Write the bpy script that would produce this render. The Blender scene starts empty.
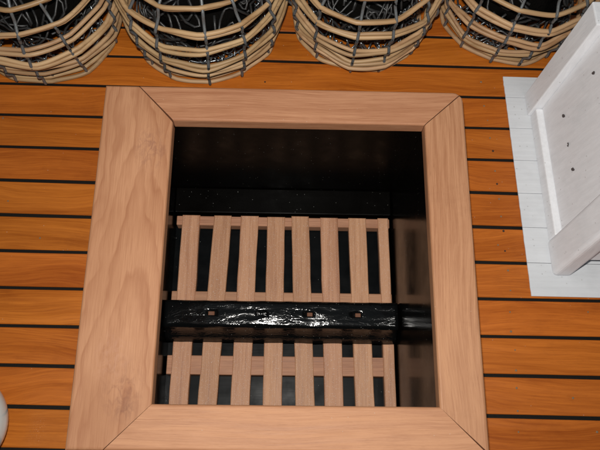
import bpy, bmesh, math, random
from mathutils import Vector, Matrix, noise

# ------------------------------------------------------------------ camera, light, exposure
scn = bpy.context.scene
COL = scn.collection
F_PX = 680.0                                   # focal length for a 600 px wide picture
CAM_R = ((0.99958706, 0.00855915, 0.02743088),
         (-0.01685758, 0.94774898, 0.31857133),
         (-0.02327089, -0.31890219, 0.94750190))
CAM_C = Vector((0.16077374, -0.45015078, 0.87648209))
RM = Matrix(CAM_R)
cd = bpy.data.cameras.new('camera')
cam = bpy.data.objects.new('camera', cd)
COL.objects.link(cam)
cd.sensor_width = 36.0
cd.lens = F_PX / 600.0 * 36.0
cd.clip_start = 0.01
cd.clip_end = 50
m4 = RM.transposed().to_4x4()
m4.translation = CAM_C
cam.matrix_world = m4
scn.camera = cam

world = bpy.data.worlds.new('World')
scn.world = world
world.use_nodes = True
wbg = world.node_tree.nodes['Background']
wbg.inputs[0].default_value = (0.80, 0.90, 1.0, 1)
wbg.inputs[1].default_value = 0.08

# the camera's own flash, a little above the lens
fl = bpy.data.lights.new('camera_flash', 'AREA')
fl.shape = 'RECTANGLE'; fl.size = 0.030; fl.size_y = 0.016
fl.energy = 9.9
fl.color = (1.0, 0.965, 0.91)
flo = bpy.data.objects.new('camera_flash', fl)
COL.objects.link(flo)
fm = m4.copy()
fm.translation = CAM_C + RM.transposed() @ Vector((-0.012, 0.062, 0.0))
flo.matrix_world = fm

vs = scn.view_settings
vs.view_transform = 'Standard'; vs.look = 'None'; vs.exposure = 0.0; vs.gamma = 1.0
vs.use_curve_mapping = False
scn.render.engine = 'CYCLES'

def un(x, y, z):
    """point of the place at height z, measured from the photograph"""
    d = RM.transposed() @ Vector(((x - 300) / F_PX, -(y - 225) / F_PX, -1.0))
    t = (z - CAM_C.z) / d.z
    return CAM_C + d * t

# ------------------------------------------------------------------ materials
def S(c):
    f = lambda v: (v / 255 / 12.92) if v / 255 <= 0.04045 else ((v / 255 + 0.055) / 1.055) ** 2.4
    return (f(c[0]), f(c[1]), f(c[2]), 1)

class NT:
    def __init__(s, name):
        s.m = bpy.data.materials.new(name); s.m.use_nodes = True
        s.t = s.m.node_tree; s.n = s.t.nodes; s.l = s.t.links
        s.b = s.n['Principled BSDF']
    def new(s, typ, **kw):
        n = s.n.new(typ)
        for k, v in kw.items(): setattr(n, k, v)
        return n
    def link(s, a, b): s.l.new(a, b)
    def val(s, sock, v):
        if hasattr(v, 'is_linked') or hasattr(v, 'links'): s.link(v, sock)
        else: sock.default_value = v
    def math(s, op, a, b=0.0, c=None, clamp=False):
        n = s.new('ShaderNodeMath', operation=op, use_clamp=clamp)
        s.val(n.inputs[0], a); s.val(n.inputs[1], b)
        if c is not None: s.val(n.inputs[2], c)
        return n.outputs[0]
    def mix(s, f, a, b, mode='MIX'):
        n = s.new('ShaderNodeMix', data_type='RGBA', blend_type=mode)
        s.val(n.inputs[0], f); s.val(n.inputs[6], a); s.val(n.inputs[7], b)
        return n.outputs[2]
    def ramp(s, f, stops):
        n = s.new('ShaderNodeValToRGB')
        e = n.color_ramp.elements
        while len(e) < len(stops): e.new(0.5)
        for q, (p, c) in zip(e, stops):
            q.position = p; q.color = c if len(c) == 4 else (*c, 1)
        s.link(f, n.inputs[0])
        return n.outputs[0]
    def mapr(s, v, a, b, c=0.0, d=1.0):
        n = s.new('ShaderNodeMapRange'); s.val(n.inputs[0], v)
        for i, q in enumerate((a, b, c, d)): n.inputs[i + 1].default_value = q
        return n.outputs[0]
    def coord(s, scale=(1, 1, 1), loc=(0, 0, 0), rnd=0.0):
        tc = s.new('ShaderNodeTexCoord')
        v = tc.outputs['Object']
        if rnd:
            oi = s.new('ShaderNodeObjectInfo')
            cx = s.new('ShaderNodeCombineXYZ')
            for i in range(3): s.link(s.math('MULTIPLY', oi.outputs['Random'], rnd * (1 + i * 0.73)), cx.inputs[i])
            va = s.new('ShaderNodeVectorMath', operation='ADD'); s.link(v, va.inputs[0]); s.link(cx.outputs[0], va.inputs[1])
            v = va.outputs[0]
        mp = s.new('ShaderNodeMapping')
        mp.inputs['Scale'].default_value = scale
        mp.inputs['Location'].default_value = loc
        s.link(v, mp.inputs['Vector'])
        return mp.outputs[0]
    def noise(s, v, scale, detail=3, rough=0.5, dist=0.0):
        n = s.new('ShaderNodeTexNoise')
        n.inputs['Scale'].default_value = scale; n.inputs['Detail'].default_value = detail
        n.inputs['Roughness'].default_value = rough; n.inputs['Distortion'].default_value = dist
        s.link(v, n.inputs['Vector'])
        return n.outputs[0]
    def bump(s, h, strength, dist=0.001):
        n = s.new('ShaderNodeBump')
        n.inputs['Strength'].default_value = strength; n.inputs['Distance'].default_value = dist
        s.link(h, n.inputs['Height']); s.link(n.outputs[0], s.b.inputs['Normal'])
    def specks(s, v, scale, thr, amount):
        """sparse round grains: returns 0..1 mask"""
        vo = s.new('ShaderNodeTexVoronoi'); vo.inputs['Scale'].default_value = scale
        s.link(v, vo.inputs['Vector'])
        near = s.mapr(vo.outputs['Distance'], thr, thr * 0.6, 0, 1)
        sep = s.new('ShaderNodeSeparateColor'); s.link(vo.outputs['Color'], sep.inputs[0])
        pick = s.math('GREATER_THAN', sep.outputs[0], 1 - amount)
        return s.math('MULTIPLY', near, pick)
    def rough(s, v): s.val(s.b.inputs['Roughness'], v)
    def color(s, v): s.val(s.b.inputs['Base Color'], v)

def straight_wood(name, light, dark, axis='X', fine=420, rough=0.5, var=0.2, rnd=3.0, bump=0.25,
                  bands=45, sparkle=0.0, bandmix=0.55, spec=0.5, coat=0.0, sweep=0.0, scuff=0.0):
    w = NT(name)
    st = (0.035, 1, 1) if axis == 'X' else (1, 0.035, 1)
    v = w.coord(st, rnd=rnd)
    vl = w.coord((0.25, 1, 1) if axis == 'X' else (1, 0.25, 1), rnd=rnd)
    wob = w.noise(vl, 9, 2)
    if sweep:
        sw = w.noise(w.coord((0.5, 1, 1) if axis == 'X' else (1, 0.5, 1), (2, 7, 0), rnd=rnd), 7, 2, 0.45)
        cs = w.new('ShaderNodeCombineXYZ')
        w.link(w.math('MULTIPLY', w.math('SUBTRACT', sw, 0.5), sweep), cs.inputs[1 if axis == 'X' else 0])
        va = w.new('ShaderNodeVectorMath', operation='ADD'); w.link(v, va.inputs[0]); w.link(cs.outputs[0], va.inputs[1])
        v = va.outputs[0]
    n1 = w.noise(v, fine, 4, 0.65)
    n2 = w.noise(v, bands, 3, 0.6, 0.6)
    pores = w.noise(v, fine * 2.3, 2, 0.8)
    f = w.math('ADD', w.math('MULTIPLY', n1, 1 - bandmix), w.math('MULTIPLY', n2, bandmix))
    f = w.math('ADD', f, w.math('MULTIPLY', w.math('SUBTRACT', wob, 0.5), 0.35))
    c = w.ramp(f, [(0.34, dark), (0.64, light)])
    oi = w.new('ShaderNodeObjectInfo')
    hv = w.new('ShaderNodeHueSaturation')
    w.link(c, hv.inputs['Color'])
    w.link(w.mapr(oi.outputs['Random'], 0, 1, 1 - var, 1 + var), hv.inputs['Value'])
    w.link(w.mapr(w.math('FRACT', w.math('MULTIPLY', oi.outputs['Random'], 7.31)), 0, 1, 0.5 - var * 0.055, 0.5 + var * 0.055), hv.inputs['Hue'])
    out = hv.outputs[0]
    pm = w.mapr(pores, 0.60, 0.72, 0, 0.35)
    out = w.mix(pm, out, w.mix(1.0, out, (0.45, 0.38, 0.33, 1), 'MULTIPLY'))
    if scuff:
        sc_ = w.noise(w.coord((0.6, 1, 1), rnd=rnd), 16, 5, 0.7)
        out = w.mix(w.mapr(sc_, 0.56, 0.74, 0, scuff), out, w.mix(1.0, out, (0.62, 0.55, 0.50, 1), 'MULTIPLY'))
        d_ = w.specks(w.coord((1, 1, 1), rnd=rnd), 150, 0.10, 0.06)
        out = w.mix(w.math('MULTIPLY', d_, 0.5), out, (0.6, 0.5, 0.4, 1))
    if sparkle:
        sp = w.specks(w.coord((1, 1, 1), rnd=rnd), 1100, 0.42, sparkle)
        out = w.mix(w.math('MULTIPLY', sp, 0.65), out, (0.85, 0.83, 0.8, 1))
    w.color(out)
    w.rough(w.mapr(n2, 0.3, 0.7, rough * 0.85, rough * 1.15))
    w.b.inputs['Specular IOR Level'].default_value = spec
    if coat:
        w.b.inputs['Coat Weight'].default_value = coat; w.b.inputs['Coat Roughness'].default_value = 0.12
    w.bump(w.math('ADD', n1, w.math('MULTIPLY', pores, 0.5)), bump, 0.0006)
    return w.m

FR_L, FR_D = S((198, 145, 108)), S((166, 112, 78))
def plain_sawn(name):
    """broad flat-sawn board: arching growth rings, two knotty smudges"""
    w = NT(name)
    v = w.coord((1, 1, 1))
    sep = w.new('ShaderNodeSeparateXYZ'); w.link(v, sep.inputs[0])
    wob = w.noise(w.coord((1, 0.35, 1)), 14, 3, 0.55)
    wob2 = w.noise(w.coord((1, 0.22, 1), (3, 1, 0)), 34, 3, 0.6)
    dx = w.math('ADD', sep.outputs[0], 0.040)
    dx = w.math('ADD', dx, w.math('MULTIPLY', w.math('SUBTRACT', wob, 0.5), 0.10))
    r = w.math('SQRT', w.math('ADD', w.math('MULTIPLY', dx, dx), 0.00035))
    y = w.math('ADD', sep.outputs[1], 0.19)
    arch = w.math('ADD', r, w.math('MULTIPLY', y, 0.115))
    arch = w.math('ADD', arch, w.math('MULTIPLY', w.math('SUBTRACT', wob2, 0.5), 0.012))
    ph = w.math('FRACT', w.math('MULTIPLY', arch, 62))
    late = w.math('MULTIPLY', w.math('POWER', ph, 2.6), w.mapr(ph, 1.0, 0.90))
    fine = w.noise(w.coord((1, 0.03, 1)), 640, 4, 0.7)
    tone = w.noise(w.coord((1, 0.4, 1), (5, 2, 0)), 11, 3, 0.55)
    c = w.mix(w.mapr(tone, 0.32, 0.62), S((199, 146, 109)), S((180, 127, 91)))
    c = w.mix(w.math('MULTIPLY', late, w.mapr(wob2, 0.32, 0.62, 0.15, 0.75)), c, S((150, 92, 58)))
    c = w.mix(w.mapr(fine, 0.42, 0.70, 0, 0.42), c, S((148, 94, 60)))
    for (kx, ky, kr, colr, a) in ((-0.028, -0.045, 0.030, (120, 76, 68), 0.42), (-0.038, -0.375, 0.034, (128, 80, 60), 0.42),
                                  (-0.055, -0.335, 0.03, (196, 146, 118), 0.45), (-0.030, -0.400, 0.016, (112, 70, 54), 0.4)):
        ddx = w.math('SUBTRACT', sep.outputs[0], kx); ddy = w.math('MULTIPLY', w.math('SUBTRACT', sep.outputs[1], ky), 0.7)
        dd = w.math('SQRT', w.math('ADD', w.math('MULTIPLY', ddx, ddx), w.math('MULTIPLY', ddy, ddy)))
        kn = w.noise(w.coord((1, 0.6, 1), (kx * 9, 0, 0)), 95, 4, 0.65, 1.2)
        msk = w.math('MULTIPLY', w.mapr(dd, kr, kr * 0.25), w.mapr(kn, 0.44, 0.62))
        c = w.mix(w.math('MULTIPLY', msk, a), c, S(colr))
    w.color(c); w.rough(0.6)
    w.b.inputs['Specular IOR Level'].default_value = 0.35
    w.bump(w.math('ADD', fine, w.math('MULTIPLY', late, 0.4)), 0.22, 0.0006)
    return w.m

M = {}
M['frame_y'] = straight_wood('pale_frame_wood_lengthwise', FR_L, FR_D, 'Y', 620, 0.6, 0.03, 2.0, 0.35, 150, spec=0.35, sweep=0.03, scuff=0.25)
M['frame_x'] = straight_wood('pale_frame_wood_crosswise', FR_L, FR_D, 'X', 620, 0.6, 0.03, 2.0, 0.35, 150, spec=0.35, sweep=0.03, scuff=0.25)
M['frame_l'] = plain_sawn('pale_frame_wood_flat_sawn')
M['deck'] = straight_wood('varnished_deck_wood', S((198, 112, 36)), S((152, 76, 18)), 'X', 420, 0.34, 0.055, 4.0, 0.18, 38, bandmix=0.5, spec=0.4, sweep=0.075, scuff=0.5)
M['slat'] = straight_wood('brown_grating_wood', S((212, 160, 124)), S((172, 120, 88)), 'Y', 520, 0.55, 0.045, 3.0, 0.4, 90, sparkle=0.12, spec=0.4)
M['batten'] = straight_wood('brown_batten_wood', S((204, 152, 118)), S((156, 108, 80)), 'X', 420, 0.6, 0.06, 3.0, 0.4, 70, spec=0.4)
M['cane'] = straight_wood('peeled_cane', S((196, 162, 122)), S((152, 116, 80)), 'X', 60, 0.5, 0.10, 3.0, 0.25, 24, spec=0.4)

def gloss_black(name, grain=True, wrinkle=0.0, rough=0.1, dust_glints=0.02, col=(0.0030, 0.0026, 0.0023, 1), spec=0.5):
    w = NT(name)
    v = w.coord((1, 1, 1))
    d = w.specks(v, 300, 0.16, dust_glints)
    w.color(w.mix(w.math('MULTIPLY', d, 0.55), col, (0.5, 0.5, 0.47, 1)))
    n = w.noise(w.coord((0.05, 1, 1)), 240, 3, 0.6)
    rr = w.noise(v, 30, 3)
    w.b.inputs['Specular IOR Level'].default_value = spec
    w.rough(w.math('ADD', w.mapr(rr, 0.3, 0.7, rough * 0.75, rough * 1.3), w.math('MULTIPLY', d, 0.4)))
    if wrinkle:
        a = w.noise(w.coord((0.30, 1, 1)), 95, 3, 0.55, 1.4)
        a = w.math('POWER', w.math('SUBTRACT', 1.0, w.math('ABSOLUTE', w.math('MULTIPLY', w.math('SUBTRACT', a, 0.5), 4.0)), clamp=True), 3.0)
        b = w.noise(w.coord((0.5, 1, 1)), 420, 3, 0.7)
        w.bump(w.math('ADD', w.math('MULTIPLY', a, 0.35), w.math('MULTIPLY', b, 0.30)), wrinkle, 0.0022)
    else:
        w.bump(n, 0.10, 0.0006)
    return w.m
M['black'] = gloss_black('glossy_black_paint', rough=0.17, dust_glints=0.03, spec=0.07)
M['black_dull'] = gloss_black('dimmed_black_paint', rough=0.30, dust_glints=0.05, spec=0.05, col=(0.0022, 0.0019, 0.0016, 1))  # same black paint made darker and less shiny, to dim the far end
M['tar'] = gloss_black('wet_black_tar', wrinkle=0.20, rough=0.12, dust_glints=0.14, col=(0.004, 0.0045, 0.0048, 1), spec=0.6)  # many pale specks in the colour stand in for glints on the beam
M['pit'] = gloss_black('black_pit_bottom', rough=0.34, dust_glints=0.02, col=(0.003, 0.0037, 0.0042, 1), spec=0.08)

def plain(name, col, rough=0.5, metal=0.0, nscale=60, namp=0.12, bump=0.1, dist=0.0006, spec=0.5):
    w = NT(name)
    n = w.noise(w.coord((1, 1, 1), rnd=2.0), nscale, 4, 0.6)
    hi = tuple(min(1, c * (1 + namp)) for c in col[:3]) + (1,)
    lo = tuple(c * (1 - namp) for c in col[:3]) + (1,)
    w.color(w.mix(n, lo, hi)); w.rough(w.mapr(n, 0.3, 0.7, rough * 0.85, rough * 1.15))
    w.b.inputs['Metallic'].default_value = metal
    w.b.inputs['Specular IOR Level'].default_value = spec
    w.bump(n, bump, dist)
    return w.m
M['caulk'] = plain('black_deck_caulking', (0.008, 0.007, 0.006, 1), 0.7, 0, 300, 0.3, 0.3, 0.0006, 0.15)
M['coaming'] = plain('dark_coaming_wood', (0.02, 0.014, 0.010, 1), 0.4, 0, 80, 0.3)
M['wire'] = plain('dull_galvanised_wire', (0.15, 0.16, 0.165, 1), 0.42, 0.35, 400, 0.35, 0.4)
M['wire_old'] = plain('blackened_wire', (0.05, 0.05, 0.05, 1), 0.40, 0.5, 300, 0.6, 0.4)
M['mesh'] = plain('bright_galvanised_wire', (0.30, 0.33, 0.35, 1), 0.30, 0.9, 400, 0.35, 0.3)
M['filler'] = plain('basket_interior_dark', (0.004, 0.0035, 0.003, 1), 0.95, 0, 240, 0.5, 1.0, 0.004, 0.05)  # near-black lump colour, stands in for the darkness inside the baskets
M['nail'] = plain('worn_nail_head', (0.26, 0.19, 0.12, 1), 0.35, 0.2, 500, 0.3)
M['naild'] = plain('dark_nail_hole', (0.03, 0.016, 0.010, 1), 0.7, 0, 500, 0.3)
M['hole'] = plain('dark_screw_hole', (0.09, 0.075, 0.075, 1), 0.8, 0, 300, 0.3)
M['peg'] = plain('brown_wood_peg', S((112, 70, 46)), 0.7, 0, 300, 0.3)
M['float'] = plain('white_enamel', (0.70, 0.76, 0.74, 1), 0.16, 0, 40, 0.04, 0.05)

def white_paint(name, col, streak='Z', dirt=0.3):
    w = NT(name)
    sc = {'Z': (1, 1, 0.06), 'X': (0.06, 1, 1), 'Y': (1, 0.06, 1)}[streak]
    n = w.noise(w.coord(sc, rnd=2.0), 160, 4, 0.6)
    g = w.noise(w.coord((1, 1, 1), rnd=2.0), 26, 4, 0.6)
    c = w.mix(w.mapr(n, 0.35, 0.7, 0, 0.40), col, tuple(x * 0.80 for x in col[:3]) + (1,))
    c = w.mix(w.mapr(g, 0.50, 0.75, 0, dirt), c, tuple(x * 0.72 for x in col[:3]) + (1,))
    sp = w.specks(w.coord((1, 1, 1), rnd=2.0), 170, 0.24, 0.10)
    c = w.mix(w.math('MULTIPLY', sp, 0.35), c, (0.25, 0.23, 0.2, 1))
    w.color(c); w.rough(w.mapr(g, 0.3, 0.7, 0.38, 0.6))
    w.bump(w.math('ADD', n, g), 0.45, 0.0010)
    return w.m
M['white'] = white_paint('white_gloss_paint', (0.85, 0.86, 0.89, 1))
M['white_x'] = white_paint('white_deck_paint', (0.70, 0.72, 0.75, 1), 'X', 0.35)

# ------------------------------------------------------------------ mesh helpers
def finish(name, bm, mats, parent=None, smooth=False, rec=True):
    if rec: bmesh.ops.recalc_face_normals(bm, faces=bm.faces)
    me = bpy.data.meshes.new(name)
    bm.to_mesh(me); bm.free()
    for mt in (mats if isinstance(mats, (list, tuple)) else [mats]): me.materials.append(M[mt])
    if smooth:
        for p in me.polygons: p.use_smooth = True
    o = bpy.data.objects.new(name, me)
    COL.objects.link(o)
    if parent is not None: o.parent = parent
    return o

def empty(name, loc=(0, 0, 0)):
    o = bpy.data.objects.new(name, None)
    o.empty_display_size = 0.02
    COL.objects.link(o); o.location = loc
    return o

def tag(o, label=None, cat=None, group=None, kind=None):
    if label: o['label'] = label
    if cat: o['category'] = cat
    if group: o['group'] = group
    if kind: o['kind'] = kind
    return o

def prism(bm, poly, z0, z1, bevel=0.0, seg=2, top_only=True):
    b = bmesh.new()
    lo = [b.verts.new((x, y, z0)) for x, y in poly]
    hi = [b.verts.new((x, y, z1)) for x, y in poly]
    n = len(poly)
    top = b.faces.new(hi); b.faces.new(lo[::-1])
    for i in range(n): b.faces.new((lo[i], lo[(i + 1) % n], hi[(i + 1) % n], hi[i]))
    bmesh.ops.recalc_face_normals(b, faces=b.faces)
    if bevel:
        ed = list(top.edges) if top_only else list(b.edges)
        bmesh.ops.bevel(b, geom=ed, offset=bevel, segments=seg, affect='EDGES', profile=0.5)
    me = bpy.data.meshes.new('tmp'); b.to_mesh(me); b.free()
    bm.from_mesh(me); bpy.data.meshes.remove(me)

def hexa(bm, c8, bevel=0.0, seg=2):
    """box from 8 corners: bottom 4 then top 4, same order"""
    b = bmesh.new()
    v = [b.verts.new(c) for c in c8]
    for q in ((0, 1, 2, 3), (4, 5, 6, 7), (0, 1, 5, 4), (1, 2, 6, 5), (2, 3, 7, 6), (3, 0, 4, 7)):
        b.faces.new([v[i] for i in q])
    bmesh.ops.recalc_face_normals(b, faces=b.faces)
    if bevel: bmesh.ops.bevel(b, geom=list(b.edges), offset=bevel, segments=seg, affect='EDGES', profile=0.5)
    me = bpy.data.meshes.new('tmp'); b.to_mesh(me); b.free()
    bm.from_mesh(me); bpy.data.meshes.remove(me)

def box(bm, x0, x1, y0, y1, z0, z1, bevel=0.0, seg=2):
    hexa(bm, [(x0, y0, z0), (x1, y0, z0), (x1, y1, z0), (x0, y1, z0), (x0, y0, z1), (x1, y0, z1), (x1, y1, z1), (x0, y1, z1)], bevel, seg)

def tube(bm, pts, r, sides=7, closed=False):
    n = len(pts); rings = []
    up = Vector((0, 0, 1))
    for i, p in enumerate(pts):
        a = pts[(i - 1) % n] if (closed or i > 0) else p
        c = pts[(i + 1) % n] if (closed or i < n - 1) else p
        t = (Vector(c) - Vector(a))
        t = t.normalized() if t.length > 1e-9 else Vector((1, 0, 0))
        u = t.cross(up)
        if u.length < 0.15: u = t.cross(Vector((0, 1, 0)))
        u.normalize(); w = u.cross(t).normalized()
        rr = r[i] if isinstance(r, (list, tuple)) else r
        rings.append([bm.verts.new(Vector(p) + (u * math.cos(k * 2 * math.pi / sides) + w * math.sin(k * 2 * math.pi / sides)) * rr) for k in range(sides)])
    for i in range(n if closed else n - 1):
        A, B = rings[i], rings[(i + 1) % n]
        for k in range(sides): bm.faces.new((A[k], A[(k + 1) % sides], B[(k + 1) % sides], B[k]))
    if not closed:
        bm.faces.new(rings[0][::-1]); bm.faces.new(rings[-1])

def lathe(bm, prof, sides=48):
    rings = []
    for r, z in prof:
        if r < 1e-5: rings.append([bm.verts.new((0, 0, z))])
        else: rings.append([bm.verts.new((r * math.cos(a * 2 * math.pi / sides), r * math.sin(a * 2 * math.pi / sides), z)) for a in range(sides)])
    for A, B in zip(rings, rings[1:]):
        for k in range(sides):
            k2 = (k + 1) % sides
            if len(A) == 1 and len(B) == 1: continue
            if len(A) == 1: bm.faces.new((A[0], B[k], B[k2]))
            elif len(B) == 1: bm.faces.new((A[k], A[k2], B[0]))
            else: bm.faces.new((A[k], A[k2], B[k2], B[k]))

# ------------------------------------------------------------------ deck: caulked planks
ZD = -0.10
PIT, Y0, RD = 0.055826, 0.108334, -0.0092
X0, X1 = -0.70, 1.00
HX0, HX1, HY0, HY1 = -0.074, 0.404, -0.430, 0.040       # opening for the hatch
K0, K1 = -9, 16
yl = lambda k, x: Y0 - k * PIT + RD * x
bm = bmesh.new()
zc = ZD - 0.0022
ya, yb = yl(K1, 0) - 0.02, yl(K0, 0) + 0.02
for (a, b, c, d) in ((X0, X1, HY1, yb), (X0, X1, ya, HY0), (X0, HX0, HY0, HY1), (HX1, X1, HY0, HY1)):
    box(bm, a, b, c, d, zc - 0.02, zc)
deck = tag(finish('deck', bm, 'caulk'), kind='structure')
GAP = 0.0050
planks = {}
rs = random.Random(5)
for k in range(K0, K1):
    ym = yl(k + 0.5, 0.15)
    yt, yb_ = yl(k, 0.15), yl(k + 1, 0.15)
    cut = yt > HY0 and yb_ < HY1
    spans = [(X0, HX0 - 0.001), (HX1 + 0.001, X1)] if cut else [(X0, X1)]
    for (a, b) in spans:
        g = GAP / 2
        e = [rs.uniform(-0.0007, 0.0007) for _ in range(8)]
        n = 5
        xs = [a + (b - a) * i / n for i in range(n + 1)]
        wob = lambda x, s: 0.0006 * math.sin(x * 9 + s * 2.1 + k)
        poly = [(x, yl(k + 1, x) + g + wob(x, 1)) for x in xs] + [(x, yl(k, x) - g + wob(x, 4)) for x in reversed(xs)]
        bm = bmesh.new()
        prism(bm, poly, ZD - 0.0020, ZD + rs.uniform(-0.0004, 0.0004), 0.0009, 1)
        p = finish('plank', bm, 'deck', deck)
        planks.setdefault(k, []).append((a, b, p))

bm = bmesh.new(); lathe(bm, [(0, 0.0006), (0.0012, 0.0005), (0.0018, 0.0000), (0.0018, -0.0006)], 8)
nail_me = finish('nail', bm, 'nail'); nme = nail_me.data; bpy.data.objects.remove(nail_me)
bm = bmesh.new(); lathe(bm, [(0, 0.0004), (0.0015, 0.0004), (0.0019, 0.0000), (0.0019, -0.0006)], 8)
nd = finish('nail', bm, 'naild'); ndme = nd.data; bpy.data.objects.remove(nd)
nails = [(479.5, 65.5, 0), (481, 82, 1), (484, 106, 1), (487.5, 120.5, 1), (493, 151, 0), (490, 138, 1), (495, 171, 1), (497, 184, 0),
         (499, 199, 1), (501, 216.5, 1), (503.5, 231, 0), (498, 245, 1), (505, 251, 0), (508, 270.5, 1), (510.5, 290.5, 1), (510, 312, 1),
         (511, 331.5, 1), (515, 350, 1), (516, 370.5, 1), (516.6, 388, 1), (517.7, 411, 1), (518.5, 432, 1), (573, 398, 1), (597, 432, 1),
         (588, 312, 1), (265, 82, 0), (3, 118, 1), (40, 238, 1), (8, 201, 1)]
for (px, py, br) in nails:
    q = un(px, py, ZD)
    for k, lst in planks.items():
        if yl(k + 1, q.x) + 0.004 < q.y < yl(k, q.x) - 0.004:
            for (a, b, p) in lst:
                if a < q.x < b:
                    o = bpy.data.objects.new('nail', nme if br else ndme)
                    COL.objects.link(o); o.parent = p
                    o.location = (q.x, q.y, ZD + 0.0003)
                    o.scale = (rs.uniform(0.6, 1.0),) * 2 + (1,)

# ------------------------------------------------------------------ hatch: mitred cap on a black box
W, D = 0.36, 0.3929
BL, BR, BT, BB = 0.1013, 0.0590, 0.0541, 0.0555
hatch = tag(empty('hatch', (0.16, -0.20, ZD)), 'pale mitred wooden frame round a deep black hatch opening in the deck', 'hatch')
off = Matrix.Translation((-0.16, 0.20, -ZD))
def hpart(name, bm, mat, parent=None, smooth=False):
    o = finish(name, bm, mat, parent if parent else hatch, smooth)
    if parent is None: o.matrix_parent_inverse = off
    return o
T0, T1 = -0.021, 0.0
c = 0.0004
# left board runs full height, its mitres end on the top and bottom edges
polyL = [(-BL, -D - BB), (-BB - 0.0008, -D - BB), (-c, -D - c), (-0.0006, -0.0036), (-0.016, 0.0135), (-BT - 0.0003, BT), (-BL, BT)]
polyT = [(-BT + 0.0014, BT), (-0.0002, 0.0), (W, 0.0), (W + BR - 0.0048, BT - 0.0040), (W + BR - 0.0095, BT - 0.0008), (W + BR - 0.014, BT)]
polyR = [(W + c, -0.0010), (W + BR - 0.0036, BT - 0.0050), (W + BR - 0.0008, BT - 0.0085), (W + BR, BT - 0.013), (W + BR, -D - BB + 0.001), (W + BR - 0.0015, -D - BB + 0.001), (W, -D - c)]
polyB = [(-BB + 0.0006, -D - BB), (W + BR - 0.0035, -D - BB), (W - c, -D), (c, -D)]
for poly, mat, bev in ((polyL, 'frame_l', 0.0038), (polyT, 'frame_x', 0.0032), (polyR, 'frame_y', 0.0038), (polyB, 'frame_x', 0.0038)):
    bm = bmesh.new()
    prism(bm, poly, T0, T1, 0.0, 2)
    # round only the long edges, not the mitre cuts
    bm.edges.ensure_lookup_table()
    def long_edge(e):
        a, b = e.verts[0].co, e.verts[1].co
        if abs(a.z - T1) > 1e-5 or abs(b.z - T1) > 1e-5: return False
        d = b - a
        return d.length < 0.012 or min(abs(d.x), abs(d.y)) < 0.25 * max(abs(d.x), abs(d.y))
    bmesh.ops.bevel(bm, geom=[e for e in bm.edges if long_edge(e)], offset=bev, segments=3, affect='EDGES', profile=0.5)
    hpart('frame_board', bm, mat)
ZB = -0.300
LX, RXT, RXB, FY, NY = -0.0345, 0.3615, 0.3520, 0.0030, -D - 0.004
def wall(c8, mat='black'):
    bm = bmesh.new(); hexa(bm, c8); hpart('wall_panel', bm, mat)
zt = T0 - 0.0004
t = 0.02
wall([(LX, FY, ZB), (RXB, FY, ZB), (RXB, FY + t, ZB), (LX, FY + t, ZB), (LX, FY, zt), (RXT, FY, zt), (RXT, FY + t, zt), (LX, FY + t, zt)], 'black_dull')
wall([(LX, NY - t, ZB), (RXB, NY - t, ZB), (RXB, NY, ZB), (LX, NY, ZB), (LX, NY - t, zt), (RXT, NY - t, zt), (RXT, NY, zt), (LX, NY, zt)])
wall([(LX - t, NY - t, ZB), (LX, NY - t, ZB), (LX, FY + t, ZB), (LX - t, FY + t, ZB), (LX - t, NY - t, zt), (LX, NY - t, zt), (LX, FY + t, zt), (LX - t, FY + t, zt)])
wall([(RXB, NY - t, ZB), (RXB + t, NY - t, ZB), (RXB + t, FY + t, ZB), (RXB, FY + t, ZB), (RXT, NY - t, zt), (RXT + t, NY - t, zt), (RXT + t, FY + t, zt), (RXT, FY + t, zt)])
# outer coaming boards between deck and cap
for (a, b, cc, d) in ((HX0, HX1, HY1 - 0.015, HY1), (HX0, HX1, HY0, HY0 + 0.011), (HX0, HX0 + 0.017, HY0 + 0.0115, HY1 - 0.0155), (HX1 - 0.0215, HX1, HY0 + 0.0115, HY1 - 0.0155)):
    bm = bmesh.new(); box(bm, a, b, cc, d, ZD - 0.03, zt, 0.0008, 1); hpart('coaming_board', bm, 'coaming')
bm = bmesh.new(); box(bm, LX - t, RXB + t, NY - t, FY + t, ZB - 0.035, ZB - 0.0005); hpart('bottom_board', bm, 'pit')
bm = bmesh.new(); box(bm, LX + 0.0005, RXB - 0.0005, -0.0440, FY - 0.0005, ZB, -0.268, 0.0015, 2); hpart('ledge', bm, 'black_dull')

# ------------------------------------------------------------------ grating at the bottom
ZG = -0.270
grating = tag(empty('grating', (0.16, -0.22, ZB)), 'brown slatted wooden grating lying at the bottom of the hatch', 'grating')
goff = Matrix.Translation((-0.16, 0.22, -ZB))
far = [189, 220, 248, 275.5, 301, 330, 358.3, 384.3]
near = [182.3, 212, 243, 273.5, 303.5, 332.5, 362.5, 388.3]
rs = random.Random(11)
for i, (a, b) in enumerate(zip(far, near)):
    A, B = un(a, 250, ZG), un(b, 345, ZG)
    hw = (0.0156 if i < 7 else 0.0092)
    y0, y1 = -0.392, -0.0485 + rs.uniform(-0.001, 0.001)
    n = 9
    L_, R_ = [], []
    s1, s2 = rs.uniform(0, 9), rs.uniform(0, 9)
    for j in range(n + 1):
        y = y0 + (y1 - y0) * j / n
        x = A.x + (B.x - A.x) * (y - A.y) / (B.y - A.y)
        L_.append((x - hw + 0.0012 * noise.noise(Vector((s1, y * 22, 0))), y))
        R_.append((x + hw + 0.0012 * noise.noise(Vector((s2, y * 22, 3))), y))
    if i == 7: R_ = [(min(x, RXB - 0.0008), y) for x, y in R_]
    bm = bmesh.new()
    prism(bm, L_[::1][::-1] + R_, ZG - 0.014, ZG + rs.uniform(-0.0006, 0.0006), 0.0012, 1)
    o = finish('slat', bm, 'slat', grating); o.matrix_parent_inverse = goff
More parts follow.
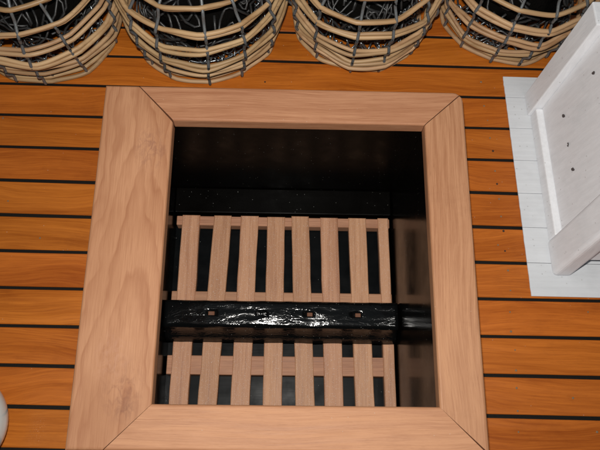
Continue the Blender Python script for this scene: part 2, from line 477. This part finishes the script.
for (pa, pb) in ((217.5, 226.5), (292.5, 309), (356.5, 375.5)):
    zz = ZG - 0.0032
    A, B = un(290, pa, zz), un(290, pb, zz)
    bm = bmesh.new()
    box(bm, LX + 0.004, RXB - 0.003, B.y, A.y, zz - 0.022, zz, 0.0010, 1)
    o = finish('batten', bm, 'batten', grating); o.matrix_parent_inverse = goff

# ------------------------------------------------------------------ rounded black beam with four square notches
beam = tag(empty('beam', (0.16, -0.243, ZG)), 'glossy black round-edged beam with four small square notches across the grating', 'beam')
bm = bmesh.new()
ZT = ZG + 0.040
yF, yN, yC = un(290, 301, ZT - 0.006).y, un(290, 328.5, ZT).y, un(290, 343, ZG + 0.004).y
BY = (yF + yN) / 2
prof = [(yF + 0.001, ZG + 0.0005), (yF + 0.0005, ZG + 0.015), (yF, ZT - 0.0100)]
for a_ in (25, 50, 70, 84): prof.append((yF - 0.009 * (1 - math.cos(math.radians(a_))), ZT - 0.0100 + 0.0085 * math.sin(math.radians(a_))))
for u_ in range(1, 10): prof.append((yF - 0.009 + (yN + 0.009 - yF + 0.009) * u_ / 10, ZT - 0.0016 + 0.0003 * math.sin(math.pi * u_ / 10)))
for a_ in (6, 16, 26, 36, 46, 56, 66, 76): prof.append((yN + 0.009 - 0.009 * math.sin(math.radians(a_)), ZT - 0.0106 + 0.0090 * math.cos(math.radians(a_))))
prof += [(yN - 0.0008, ZT - 0.018), (yN + (yC - yN) * 0.55, ZG + 0.012), (yC, ZG + 0.003), (yC + 0.001, ZG + 0.0005)]
hx = []
for (px, py) in ((212, 313), (261.5, 313.5), (308.5, 314), (357, 314)):
    q = un(px, py, ZT); hx.append((q.x - 0.0078, q.x + 0.0078, q.y))
hq = sum(h[2] for h in hx) / 4
bx0, bx1 = LX + 0.0006, RXB - 0.0006
xs = {bx0, bx1}
for h in hx: xs |= {h[0], h[1]}
for i in range(1, 60): 
    v_ = bx0 + (bx1 - bx0) * i / 60
    if all(abs(v_ - q) > 0.0022 for q in xs): xs.add(v_)
xs = sorted(xs)
hl = [j for j in range(len(prof) - 1) if hq - 0.0052 < (prof[j][0] + prof[j + 1][0]) / 2 < hq + 0.0052 and prof[j][1] > ZG + 0.02]
def vrt(x, j):
    y, z = prof[j]
    edge = min(1.0, 1.0)
    d = 0.0007 * noise.noise(Vector((x * 26, j * 0.30, 1))) + 0.0004 * noise.noise(Vector((x * 70, j * 0.5, 5)))
    if j in (0, len(prof) - 1): d = 0
    cy, cz = BY, ZG + 0.01
    n_ = Vector((0, y - cy, z - cz)); n_.normalize()
    return Vector((x, y, z)) + n_ * d
V = [[bm.verts.new(vrt(x, j)) for j in range(len(prof))] for x in xs]
inh = lambda xa, xb: any(h[0] - 1e-6 <= xa and xb <= h[1] + 1e-6 for h in hx)
for i in range(len(xs) - 1):
    for j in range(len(prof) - 1):
        if inh(xs[i], xs[i + 1]) and j in hl: continue
        bm.faces.new((V[i][j], V[i + 1][j], V[i + 1][j + 1], V[i][j + 1]))
    bm.faces.new((V[i][0], V[i][-1], V[i + 1][-1], V[i + 1][0]))
bm.faces.new(V[0]); bm.faces.new(V[-1][::-1])
dep = 0.012
for h in hx:
    ii = [i for i, x in enumerate(xs) if h[0] - 1e-6 <= x <= h[1] + 1e-6]
    jj = hl + [hl[-1] + 1]
    loop = [V[i][jj[0]] for i in ii] + [V[ii[-1]][j] for j in jj[1:]] + [V[i][jj[-1]] for i in ii[-2::-1]] + [V[ii[0]][j] for j in jj[-2:0:-1]]
    low = [bm.verts.new(v.co - Vector((0, 0, dep))) for v in loop]
    n = len(loop)
    for q in range(n): bm.faces.new((loop[q], loop[(q + 1) % n], low[(q + 1) % n], low[q]))
    bm.faces.new(low)
o = finish('beam_body', bm, 'tar', beam, True)
o.matrix_parent_inverse = Matrix.Translation((-0.16, 0.243, -ZG))
for qi, h in enumerate(hx):
    if qi == 1: continue
    bm = bmesh.new()
    yy = hq
    box(bm, h[0] + 0.0008 + (0.005 if qi else 0), h[1] - (0.0045 if qi == 0 else 0.0008), yy - 0.0038, yy + 0.0038, ZG + 0.022, ZG + 0.0325 , 0.0006, 1)
    o = finish('peg', bm, 'peg', beam); o.matrix_parent_inverse = Matrix.Translation((-0.16, 0.243, -ZG))

# ------------------------------------------------------------------ white paint on the deck
P0, P1 = un(502.5, 77, ZD), un(531, 296.5, ZD)
patch = tag(empty('paint_patch', (0.62, -0.04, ZD)), 'white painted patch on the deck planks around the white chest', 'paint')
xl = lambda y: P0.x + (P1.x - P0.x) * (P0.y - y) / (P0.y - P1.y)
PX1 = 0.80
cuts = [P0.y] + [yl(k, 0.53) for k in range(-3, 12) if P1.y + 0.004 < yl(k, 0.53) < P0.y - 0.004] + [P1.y]
rs = random.Random(3)
for a, b in zip(cuts, cuts[1:]):
    g = 0.0003
    n = 8
    left = []
    for j in range(n + 1):
        y = b + g + (a - b - 2 * g) * j / n
        left.append((xl(y) + 0.0007 * noise.noise(Vector((y * 160, 2, 0))), y))
    s = RD * 0.27
    poly = [(PX1, a - g + s)] + [(x, y) for x, y in reversed(left)] + [(PX1, b + g + s)]
    bm = bmesh.new(); prism(bm, poly, ZD + 0.0002, ZD + 0.0022, 0.0003, 1)
    o = finish('painted_board', bm, 'white_x', patch); o.matrix_parent_inverse = Matrix.Translation((-0.62, 0.04, -ZD))

# ------------------------------------------------------------------ white chest
ZP = ZD + 0.0023
CH, CH2 = 0.193, 0.199
LEANX, LEANY, TURN = 0.17, 0.20, 0.035
chest = tag(empty('chest', (0.66, -0.04, ZP)), 'white painted wooden chest with a recessed side panel and screw holes', 'chest')
cinv = Matrix.Translation((-0.66, 0.04, -ZP))
def lean(x, y, z): return (x + LEANX * (z - ZP) + TURN * (0.106 - y), y + LEANY * (z - ZP), z)
def cpart(name, x0, x1, y0, y1, z0, z1, mat='white', bevel=0.0015, seg=2):
    bm = bmesh.new()
    cs = [(x0, y0, z0), (x1, y0, z0), (x1, y1, z0), (x0, y1, z0), (x0, y0, z1), (x1, y0, z1), (x1, y1, z1), (x0, y1, z1)]
    hexa(bm, [lean(*q) for q in cs], bevel, seg)
    o = finish(name, bm, mat, chest)
    o.matrix_parent_inverse = cinv
    return o
XF = 0.549
PXE = 0.80
cpart('end_board', XF, PXE, 0.070, 0.108, ZP, ZP + CH, bevel=0.0018)
cpart('corner_post', XF, XF + 0.030, -0.197, -0.142, ZP, ZP + CH2, bevel=0.007, seg=4)
panel = cpart('side_panel', XF + 0.014, XF + 0.030, -0.1412, 0.0692, ZP + 0.020, ZP + CH2 - 0.001, bevel=0.001)
cpart('bottom_rail', XF + 0.004, XF + 0.034, -0.1412, 0.0692, ZP, ZP + 0.0195, bevel=0.002)
cpart('end_board', XF + 0.0305, PXE, -0.185, -0.173, ZP + 0.030, ZP + CH2 - 0.001, bevel=0.001)
cpart('top_board', XF + 0.010, PXE, -0.199, 0.0685, ZP + CH2 + 0.0004, ZP + CH2 + 0.012, bevel=0.002)
# screw holes in the panel: shallow dark cups with a rim, on the panel's outer face
hbm = bmesh.new()
lathe(hbm, [(0, -0.0004), (0.0012, -0.0003), (0.0019, 0.0002), (0.0024, -0.0006)], 12)
for v_ in hbm.verts: v_.co.x *= 1 + 0.35 * noise.noise(v_.co * 900); v_.co.y *= 1 + 0.35 * noise.noise(v_.co * 700)
for f in hbm.faces: f.material_index = 0
ho = finish('screw_hole', hbm, ['hole']); hme = ho.data; bpy.data.objects.remove(ho)
fx = XF + 0.014
nrm = Vector((-1, -TURN, LEANX + TURN * LEANY)).normalized()
def on_panel(px, py):
    d = RM.transposed() @ Vector(((px - 300) / F_PX, -(py - 225) / F_PX, -1.0))
    p0 = Vector(lean(fx, 0, ZP))
    tt = (p0 - CAM_C).dot(nrm) / d.dot(nrm)
    return CAM_C + d * tt
for (px, py) in ((563.5, 116), (568, 144.5), (573, 169.5), (593.5, 73)):
    q = on_panel(px, py) + nrm * 0.0007
    o = bpy.data.objects.new('screw_hole', hme); COL.objects.link(o); o.parent = panel
    o.matrix_parent_inverse = panel.matrix_parent_inverse.copy() if False else Matrix()
    o.matrix_basis = Matrix.Translation(q) @ nrm.to_track_quat('Z', 'Y').to_matrix().to_4x4() @ Matrix.Diagonal((0.9, 1.9, 1, 1)) @ Matrix.Rotation(px, 4, 'Z')

# ------------------------------------------------------------------ cane and wire baskets
PROF = [(0.0075, 0.121), (0.041, 0.1300), (0.077, 0.1355), (0.113, 0.1365), (0.146, 0.130), (0.178, 0.110), (0.202, 0.080)]
def prof_r(z):
    for (z0, r0), (z1, r1) in zip(PROF, PROF[1:]):
        if z <= z1:
            u = (z - z0) / (z1 - z0); return r0 + (r1 - r0) * u
    return PROF[-1][1]
def basket(cx, cy, label, seed, nrib=13, scale=1.0, zsh=0.0):
    rb = random.Random(seed)
    root = tag(empty('basket', (cx, cy, ZD)), label, 'basket', 'cane baskets in a row behind the hatch')
    ph = rb.uniform(0, 6.28)
    rib_a = [ph + 2 * math.pi * i / nrib + rb.uniform(-0.09, 0.09) for i in range(nrib)]
    NS = 104
    for lv, (z, r) in enumerate(PROF):
        cnt = 3 if lv == 1 and rb.random() < 0.35 else 2
        jj_ = 1.5 if lv in (1, 2) else 1.0
        kz = [rb.uniform(-0.0045, 0.0045) * jj_ for _ in range(nrib)]
        kr = [rb.uniform(-0.0034, 0.0034) for _ in range(nrib)]
        for q in range(cnt):
            rad = rb.uniform(0.0031, 0.0038)
            dz = (q - (cnt - 1) / 2) * 0.0058
            if lv == 0 and q == 0: dz = -0.0030
            if lv == 0 and q == 1: dz = 0.0052
            pts = []
            sd = rb.uniform(0, 50)
            for i in range(NS):
                a = 2 * math.pi * i / NS
                # between ribs the cane runs nearly straight: slight polygon
                u = ((a - ph) / (2 * math.pi) * nrib) % nrib
                i0 = int(u) % nrib; fr = u - int(u)
                sm = fr * fr * (3 - 2 * fr)
                jz = kz[i0] * (1 - sm) + kz[(i0 + 1) % nrib] * sm
                jr = kr[i0] * (1 - sm) + kr[(i0 + 1) % nrib] * sm
                sag = -0.0022 * (1 - (2 * fr - 1) ** 2)
                cosv, sinv = math.cos(a), math.sin(a)
                w1 = 0.0040 * noise.noise(Vector((cosv * 1.6 + sd, sinv * 1.6, q)))
                w2 = 0.0058 * noise.noise(Vector((cosv * 1.3, sinv * 1.3 + sd, q + 7)))
                rr = (r * scale + jr + sag + w1 - dz * (0.45 if lv < 4 else -0.6))
                zz = max(rad + 0.0006, (z + dz + jz * (0.5 if lv == 0 else 1.0) + w2 + (zsh if lv else 0)))
                pts.append(Vector((rr * cosv, rr * sinv, zz)))
            bm = bmesh.new(); tube(bm, pts, rad, 8, True)
            o = finish('cane_ring', bm, 'cane', root, True)
    # upright wires, hooking round every ring
    for a0 in rib_a:
        pts = []
        zt = PROF[-1][0] + 0.006
        tw = rb.uniform(-0.12, 0.12)
        n = 64
        for i in range(n + 1):
            u = i / n
            z = 0.004 + (zt - 0.004) * u
            near_ = min(abs(z - (zz + zsh)) for zz, _ in PROF)
            bulge = 0.0056 * math.exp(-(near_ / 0.012) ** 2) - 0.0010
            a = a0 + tw * (u - 0.3) + 0.022 * noise.noise(Vector((a0 * 5, z * 16, seed)))
            r = prof_r(z) * scale + bulge + 0.0014 * noise.noise(Vector((a0 * 3, z * 45, 2)))
            pts.append(Vector((r * math.cos(a), r * math.sin(a), z)))
        bm = bmesh.new(); tube(bm, pts, 0.0024, 7)
        finish('rib_wire', bm, 'wire', root, True)
    # bottom hoop and woven wire floor
    bm = bmesh.new()
    for (r, z, w) in ((0.109 * scale, 0.016, 0.0021), (0.092 * scale, 0.022, 0.0016), (0.070 * scale, 0.026, 0.0016)):
        sd = rb.uniform(0, 30)
        tube(bm, [Vector(((r + 0.005 * noise.noise(Vector((math.cos(t_ * 6.2832 / 60) * 2 + sd, math.sin(t_ * 6.2832 / 60) * 2, r)))) * math.cos(t_ * 6.2832 / 60),
                          (r) * math.sin(t_ * 6.2832 / 60), z + 0.004 * noise.noise(Vector((t_ * 0.35, sd, 1))))) for t_ in range(60)], w, 6, True)
    finish('wire_hoop', bm, 'mesh', root, True)
    bm = bmesh.new()
    for i in range(130):                                   # short hooked and twisted ends of the netting
        a = rb.uniform(0, 6.2832); r0 = rb.uniform(0.084, 0.116); z0 = rb.uniform(0.008, 0.046)
        pts = []
        da, dr, dz = rb.uniform(-0.5, 0.5), rb.uniform(-0.03, 0.02), rb.uniform(-0.004, 0.026)
        f1, p1 = rb.uniform(3, 9), rb.uniform(0, 6)
        for k in range(15):
            u = k / 14
            aa = a + da * u; rr = scale * min(0.116, r0 + dr * u + 0.005 * math.sin(f1 * u + p1))
            zz = max(0.004, z0 + dz * u + 0.006 * math.sin(f1 * 1.3 * u + p1 * 2))
            pts.append(Vector((rr * math.cos(aa), rr * math.sin(aa), zz)))
        tube(bm, pts, rb.uniform(0.0012, 0.0019), 6)
    finish('wire_netting', bm, 'mesh', root, True)['kind'] = 'stuff'
    bm = bmesh.new()
    for i in range(44):                                  # loops of old wire lying over the dark filler
        th, ph_ = rb.uniform(0, 6.2832), math.acos(rb.uniform(-0.75, 0.8))
        pts = []
        f1, f2, p1 = rb.uniform(2, 5), rb.uniform(2, 6), rb.uniform(0, 6)
        for k in range(17):
            u = k / 16
            t_ = th + 0.30 * math.sin(f1 * u * 2 + p1) + 0.25 * u
            q_ = ph_ + 0.28 * math.cos(f2 * u * 2 + p1)
            rr = 1.02 + 0.20 * abs(math.sin(6 * u + p1))
            pts.append(Vector((0.086 * scale * rr * math.sin(q_) * math.cos(t_), 0.086 * scale * rr * math.sin(q_) * math.sin(t_), max(0.004, 0.078 + 0.052 * rr * math.cos(q_)))))
        tube(bm, pts, rb.uniform(0.0016, 0.0024), 6)
    finish('wire_tangle', bm, 'wire_old', root, True)['kind'] = 'stuff'
    # added dark lump, so the inside of the basket reads black
    bm = bmesh.new()
    bmesh.ops.create_icosphere(bm, subdivisions=4, radius=1.0)
    for v in bm.verts:
        d = v.co.normalized()
        k = 1 + 0.16 * noise.noise(d * 2.3 + Vector((seed, 0, 0))) + 0.10 * noise.noise(d * 6 + Vector((0, seed, 0))) + 0.05 * noise.noise(d * 15)
        v.co = Vector((d.x * 0.082 * scale * k, d.y * 0.082 * scale * k, 0.078 + d.z * 0.050 * k))
    finish('dark_filler', bm, 'filler', root, True)
    return root
basket(-0.237, 0.232, 'cane and wire basket at the far left, its side cut by the picture edge', 3)
basket(0.026, 0.231, 'cane and wire basket second from left, almost touching the hatch frame', 8, scale=0.945)
basket(0.281, 0.251, 'cane and wire basket third from left, behind the right half of the hatch frame', 14, scale=0.875)
basket(0.531, 0.275, 'cane and wire basket partly hidden behind the white chest', 21, scale=0.905)

# ------------------------------------------------------------------ white round float at the left
q = un(-48.5, 423.0, ZD + 0.066)
flt = tag(empty('float', (q.x, q.y, ZD)), 'glossy white round float at the lower left picture edge', 'float')
bm = bmesh.new()
R_ = 0.066
prof = [(0, 0.0005)] + [(R_ * math.sin(a), R_ - R_ * math.cos(a)) for a in [math.radians(x) for x in range(16, 164, 4)]]
prof[0] = (0, R_ - R_ * math.cos(math.radians(16)))
prof += [(0.020, 0.131), (0.020, 0.140), (0.017, 0.143), (0, 0.143)]
lathe(bm, prof, 64)
for v in bm.verts: v.co.z -= (R_ - R_ * math.cos(math.radians(16))) - 0.0006
finish('float_body', bm, 'float', flt, True)
bm = bmesh.new()
tube(bm, [Vector((0.012 * math.cos(t_ * 6.2832 / 24), 0, 0.148 + 0.012 * math.sin(t_ * 6.2832 / 24))) for t_ in range(24)], 0.003, 8, True)
finish('eye_ring', bm, 'wire', flt, True)
